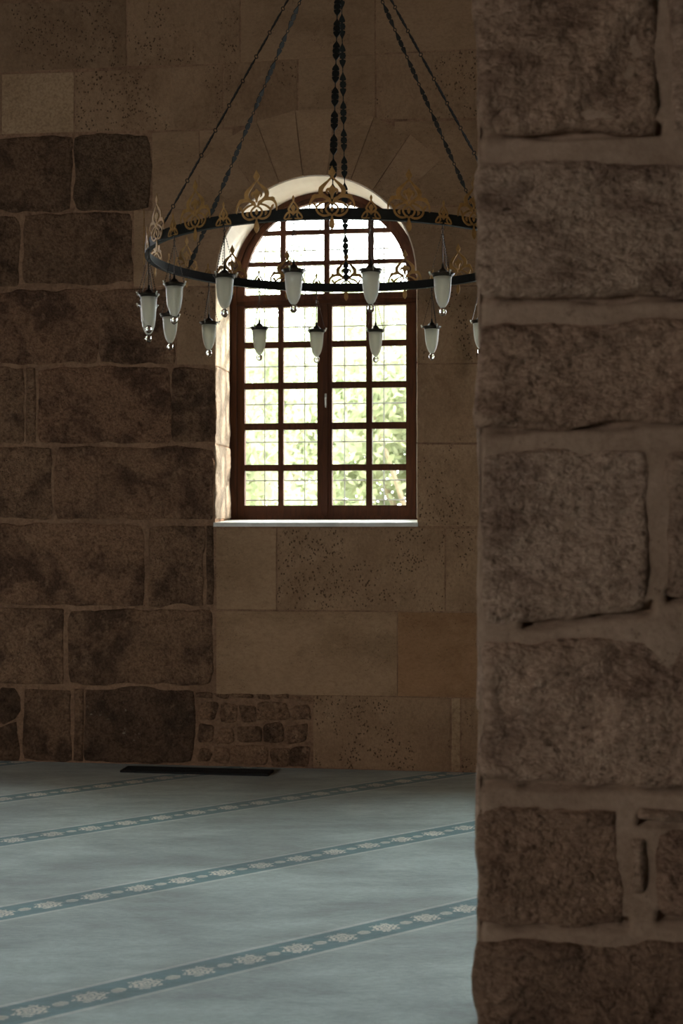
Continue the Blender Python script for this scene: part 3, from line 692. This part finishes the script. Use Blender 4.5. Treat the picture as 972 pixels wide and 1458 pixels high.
# ------------------------------------------------------------------ chandelier
CD, CR = 7.0, .949; CZ = 1.55 + 1.3275; CX = (484 - 486) / F * CD; APEX = 4.545
ch = bpy.data.objects.new('chandelier', None); COL.objects.link(ch); ch.location = (CX, CD, CZ)
tag(ch, 'large round black ring chandelier with gilt openwork crests and hanging frosted glass cups', 'chandelier')
mb = MB(); n = 120; rh = .0235
sec = [(CR + .004, -rh), (CR + .004, rh), (CR - .006, rh), (CR - .006, -rh + .005), (CR - .022, -rh + .004), (CR - .022, -rh)]
vs_ = [(r * math.cos(2 * math.pi * i / n), r * math.sin(2 * math.pi * i / n), z_) for i in range(n) for r, z_ in sec]; k_ = len(sec)
mb.add(vs_, [(i * k_ + j, ((i + 1) % n) * k_ + j, ((i + 1) % n) * k_ + (j + 1) % k_, i * k_ + (j + 1) % k_) for i in range(n) for j in range(k_)])
mb.build('ring_band', M['iron'], ch)
# crests
kx = .000461
def P_(*a): return [((x - 462) * kx, (550 - y) * kx, w_ * kx) for x, y, w_ in a]
def crest():
    mb = MB()
    mb.ribbon(P_((462, 112, 1), (462, 140, 14), (462, 175, 32), (462, 200, 20), (462, 222, 6)), y=0)                       # bud
    mb.ribbon(P_((462, 215, 8), (500, 255, 10), (535, 290, 16), (565, 330, 22), (560, 375, 20), (515, 410, 14), (470, 455, 9)), y=.0004, mirror=True)   # ogee leaf
    mb.ribbon(P_((540, 285, 4), (572, 320, 12), (580, 350, 3)), y=.0002, mirror=True)
    mb.ribbon(P_((462, 290, 2), (462, 315, 22), (462, 345, 34), (462, 380, 16), (462, 420, 8)), y=-.0004)                 # inner tulip
    mb.ribbon(P_((462, 330, 10), (500, 330, 12), (512, 352, 9), (500, 372, 4)), y=-.0002, mirror=True)
    mb.ribbon(P_((478, 420, 8), (520, 402, 10), (575, 392, 16), (625, 402, 16), (658, 440, 10), (668, 480, 8), (668, 510, 4)), y=-.0006, mirror=True)  # wing
    mb.ribbon(P_((600, 400, 6), (620, 385, 10), (650, 395, 3)), y=.0006, mirror=True)
    mb.ribbon(P_((470, 430, 8), (520, 440, 9), (570, 462, 10), (606, 500, 10), (590, 545, 10), (545, 572, 10), (500, 570, 9), (474, 552, 7)), y=.0002, mirror=True)  # lower loop
    mb.ribbon(P_((606, 500, 6), (625, 465, 12), (640, 450, 3)), y=.0004, mirror=True)
    mb.ribbon(P_((462, 452, 7), (500, 475, 9), (520, 510, 9), (500, 548, 9), (462, 572, 8)), y=-.0002, mirror=True)       # inner loop
    mb.ribbon(P_((462, 480, 2), (462, 510, 16), (462, 535, 3)), y=.0006)
    mb.ribbon(P_((545, 500, 2), (560, 520, 14), (548, 545, 3)), y=.0006, mirror=True)
    mb.ribbon(P_((462, 560, 5), (462, 590, 9), (462, 625, 22), (462, 665, 26), (462, 690, 14), (462, 706, 2)), y=0)      # drop
    return mb.mesh('crest', fix=False)
def small_crest():
    mb = MB(); q = lambda *a: [((x - 105) * kx, (550 - y) * kx, w_ * kx) for x, y, w_ in a]
    mb.ribbon(q((105, 375, 1), (105, 400, 12), (105, 420, 8), (105, 435, 4)))
    mb.ribbon(q((105, 430, 5), (135, 470, 8), (150, 505, 9), (128, 528, 8), (105, 545, 5)), y=.0004, mirror=True)
    mb.ribbon(q((105, 462, 2), (105, 490, 22), (105, 520, 12), (105, 560, 8)), y=-.0003)
    mb.ribbon(q((112, 545, 5), (145, 530, 8), (175, 555, 8), (190, 590, 6), (150, 592, 6), (118, 590, 5)), y=.0002, mirror=True)
    mb.ribbon(q((145, 540, 4), (140, 565, 7), (155, 588, 4)), y=-.0004, mirror=True)
    return mb.mesh('small_crest', fix=False)
mc, ms = crest(), small_crest()
mc.materials.append(M['gold']); ms.materials.append(M['gold'])
OFFS = -2.0
def ringpos(phi, r=CR): return Vector((r * math.sin(math.radians(phi)), -r * math.cos(math.radians(phi)), 0))
for i in range(18):
    phi = OFFS + 20 * i
    link('crest', mc, None, ch, loc=ringpos(phi, CR + .0065), rz=math.radians(phi))
    phi += 10
    link('small_crest', ms, None, ch, loc=ringpos(phi, CR + .0065), rz=math.radians(phi))
# chains: flat pierced leaf links between small rings
def link_mesh(Ln):
    prof = [(0, .0022), (.07, .005), (.17, .012), (.27, .0165), (.33, .0155), (.345, .006), (.375, .006), (.39, .0165), (.43, .013), (.46, .017), (.54, .017), (.57, .013), (.61, .0165), (.625, .006), (.655, .006), (.67, .0155), (.73, .0165), (.83, .012), (.93, .005), (1, .0022)]
    mb = MB(); q = [(w_, s_ * Ln) for s_, w_ in prof]
    pts = q + [(-a, b_) for a, b_ in q[::-1]]
    mb.v = [(x, y, z_) for y in (-.002, .002) for x, z_ in pts]; n_ = len(pts); h_ = len(q)
    fs = []
    for i in range(h_ - 1):
        a, b_, c_, d_ = i, i + 1, n_ - 2 - i, n_ - 1 - i
        fs += [(a, b_, c_, d_), (n_ + d_, n_ + c_, n_ + b_, n_ + a)]
    fs += [((i + 1) % n_, i, n_ + i, n_ + (i + 1) % n_) for i in range(n_)]
    mb.f = fs; mb.torus(.0085, .0022, T_((0, 0, Ln + .010)) @ Matrix.Rotation(math.pi / 2, 4, 'Y'), n=12, k=5); return mb.mesh('chain_link')
NL = 13; CLEN = math.hypot(CR, APEX - CZ - rh); PIT = CLEN / NL; LL = PIT - .020
lm = link_mesh(LL); lm.materials.append(M['iron'])
for i in range(6):
    phi = OFFS + 60 * i
    base = ringpos(phi, CR - .003) + Vector((0, 0, rh)); apx = Vector((0, 0, APEX - CZ)) + ringpos(phi, .03)
    d = (apx - base); zl = d.normalized(); step = d.length / NL
    xl_ = Vector((math.cos(math.radians(phi)), math.sin(math.radians(phi)), 0)); yl_ = zl.cross(xl_)
    R3 = Matrix((xl_, yl_, zl)).transposed()
    mb = MB()
    mb.torus(.0085, .0022, T_((0, 0, 0)) @ Matrix.Rotation(math.pi / 2, 4, 'Y'), n=12, k=5)
    co = mb.build('chain', M['iron'], ch); co.matrix_local = T_(base) @ R3.to_4x4()
    for k_ in range(NL):
        link('chain_link', lm, None, co, loc=(0, 0, k_ * step + (step - LL) / 2))
mb = MB(); mb.lathe([(.0, -.07), (.02, -.06), (.035, -.02), (.055, .0), (.055, .02), (.03, .05), (.018, .09), (.03, .12), (.012, .15), (.0, .16)], 20, (0, 0, APEX - CZ)); mb.build('hub', M['iron'], ch, smooth=True)
mb = MB(); mb.tube((0, 0, APEX - CZ + .14), (0, 0, ROOM_H - CZ - .02), .012, n=10); mb.build('stem', M['iron'], ch)
# hanging glass cups
LZ0 = -rh                                   # underside of the band
cup_prof = [(.004, -.385), (.012, -.382), (.0195, -.372), (.026, -.357), (.0315, -.337), (.0350, -.315), (.0372, -.290), (.0385, -.265), (.0395, -.246), (.0375, -.246), (.0350, -.290), (.0300, -.332), (.018, -.366), (.0, -.378)]
mb = MB(); mb.lathe(cup_prof, 24); cupm = mb.mesh('frosted_cup', True); cupm.materials.append(M['frost'])
cap_prof = [(.0, -.190), (.004, -.195), (.006, -.214), (.014, -.219), (.020, -.228), (.030, -.232), (.050, -.236), (.052, -.240), (.044, -.246), (.043, -.252), (.0, -.252)]
mb = MB(); mb.lathe(cap_prof, 24); capm = mb.mesh('cap', True); capm.materials.append(M['capm'])
mb = MB(); mb.lathe([(.0, -.4215), (.008, -.419), (.0145, -.412), (.017, -.402), (.0145, -.392), (.008, -.3855), (.0, -.384)], 20); dropm = mb.mesh('glass_drop', True); dropm.materials.append(M['glass'])
mb = MB()
top_ = Vector((0, 0, -.045)); 
mb.tube((0, 0, LZ0), (0, 0, -.045), .003); mb.torus(.007, .0016, T_((0, 0, -.045)) @ Matrix.Rotation(math.pi / 2, 4, 'X'), n=10, k=5); mb.tube((0, 0, -.05), (0, 0, -.195), .0016)
hookm = mb.mesh('hook', False); hookm.materials.append(M['capm'])
mb = MB(); p0, p1 = Vector((0, 0, -.052)), Vector((.050, 0, -.236)); K = 16
for i in range(K):
    a, b_ = p0.lerp(p1, i / K), p0.lerp(p1, (i + .82) / K); m_ = (a + b_) / 2
    mb.tube(a, m_, .001, .0026, 4); mb.tube(m_, b_, .0026, .001, 4)
chm = mb.mesh('suspension_chain'); chm.materials.append(M['capm'])
mb = MB(); mb.tube((.048, 0, -.240), (.056, 0, -.236), .0035, .003, 8); mb.tube((.056, 0, -.236), (.0585, 0, -.228), .003, .0045, 8); mb.tube((.0575, 0, -.236), (.052, 0, -.250), .0025, .0012, 8)
tipm = mb.mesh('glass_lug', True); tipm.materials.append(M['frost'])
rl = random.Random(5)
for i in range(18):
    phi = OFFS + 10 + 20 * i
    lp = link('glass_lamp', cupm, None, ch, loc=ringpos(phi, CR - .001), rz=math.radians(phi + rl.uniform(-8, 8)))
    link('cap', capm, None, lp); link('glass_drop', dropm, None, lp); link('hook', hookm, None, lp)
    for k_ in range(3):
        a = math.radians(30 + 120 * k_)
        link('suspension_chain', chm, None, lp, rz=a); link('glass_lug', tipm, None, lp, rz=a)

# ------------------------------------------------------------------ black floor grating near the wall foot
a = WINV @ Vector((-1.36632948, 9.07153179, 0)); b_ = WINV @ Vector((-.44, 8.86, 0))
gx0, gx1 = a.x, b_.x; gy = -.235; gw = .085
vent = bpy.data.objects.new('floor_grating', None); COL.objects.link(vent); vent.matrix_world = WALL @ T_((gx0, gy, 0))
tag(vent, 'long narrow black metal grating lying on the carpet at the foot of the wall', 'grating')
Lg = gx1 - gx0; mb = MB()
mb.box((0, -gw, 0), (Lg, -gw + .012, .014)); mb.box((0, gw - .012, 0), (Lg, gw, .014)); mb.box((0, -gw + .012, 0), (.012, gw - .012, .014)); mb.box((Lg - .012, -gw + .012, 0), (Lg, gw - .012, .014)); mb.box((.012, -gw + .012, 0), (Lg - .012, gw - .012, .002))
mb.build('grating_frame', M['ventm'], vent)
for i in range(7):
    y_ = -gw + .024 + i * (2 * gw - .048) / 6
    mb = MB(); mb.box((.012, y_ - .004, .0022), (Lg - .012, y_ + .004, .012)); mb.build('slat', M['ventm'], vent)

# ------------------------------------------------------------------ outside the window
mb = MB(); mb.add([(-30, THK, -.4), (30, THK, -.4), (30, 60, -.4), (-30, 60, -.4)], [(0, 1, 2, 3)])
gd = mb.build('ground', M['ground']); gd.matrix_world = WALL; tag(gd, kind='structure')
def tree(loc, H, R, nleaf, label, seed):
    r = random.Random(seed)
    root = bpy.data.objects.new('tree', None); COL.objects.link(root); root.matrix_world = WALL @ T_(loc)
    tag(root, label, 'tree', None)
    mb = MB(); mb.tube((0, 0, -.02), (.1, 0, H * .45), .13, .09, 8)
    tips = []
    for i in range(7):
        a = i * .9 + r.random(); e = Vector((math.cos(a) * R * .7, math.sin(a) * R * .7, H * (.55 + .35 * r.random()))); mb.tube((.1, 0, H * (.3 + .02 * i)), e, .05, .015, 6); tips.append(e)
    mb.build('trunk', M['bark'], root)
    clumps = [(Vector((r.gauss(0, .5) * R, r.gauss(0, .5) * R, H * r.uniform(.35, 1.0))), R * r.uniform(.25, .45)) for _ in range(22)] + [(t_, R * .35) for t_ in tips]
    vs_, fs = [], []
    for i in range(nleaf):
        c_, cr = r.choice(clumps); p = c_ + Vector((r.gauss(0, 1), r.gauss(0, 1), r.gauss(0, .8))) * cr * .6
        ax = Vector((r.gauss(0, 1), r.gauss(0, 1), r.gauss(0, 1))).normalized(); bx = ax.orthogonal().normalized(); s_ = r.uniform(.05, .085)
        n_ = len(vs_); vs_ += [p - ax * s_, p + bx * s_ * .5, p + ax * s_, p - bx * s_ * .5]; fs.append((n_, n_ + 1, n_ + 2, n_ + 3))
    f = link('foliage', mesh('foliage', vs_, fs), M['leaf'], root); tag(f, kind='stuff')
tree((-2.6, 5.6, -.4), 3.5, 1.1, 13000, 'pale green tree seen low behind the left casement of the window', 11)
tree((-.35, 8.2, -.4), 4.3, 1.3, 16000, 'pale green tree seen behind the right casement of the window', 12)
tree((-3.2, 12.5, -.4), 5.4, 2.0, 22000, 'distant pale tree seen through the upper panes of the left casement', 13)
tree((1.4, 16.8, -.4), 5.2, 2.0, 22000, 'distant pale tree at the right edge of the window view', 14)
bpy.context.view_layer.update()
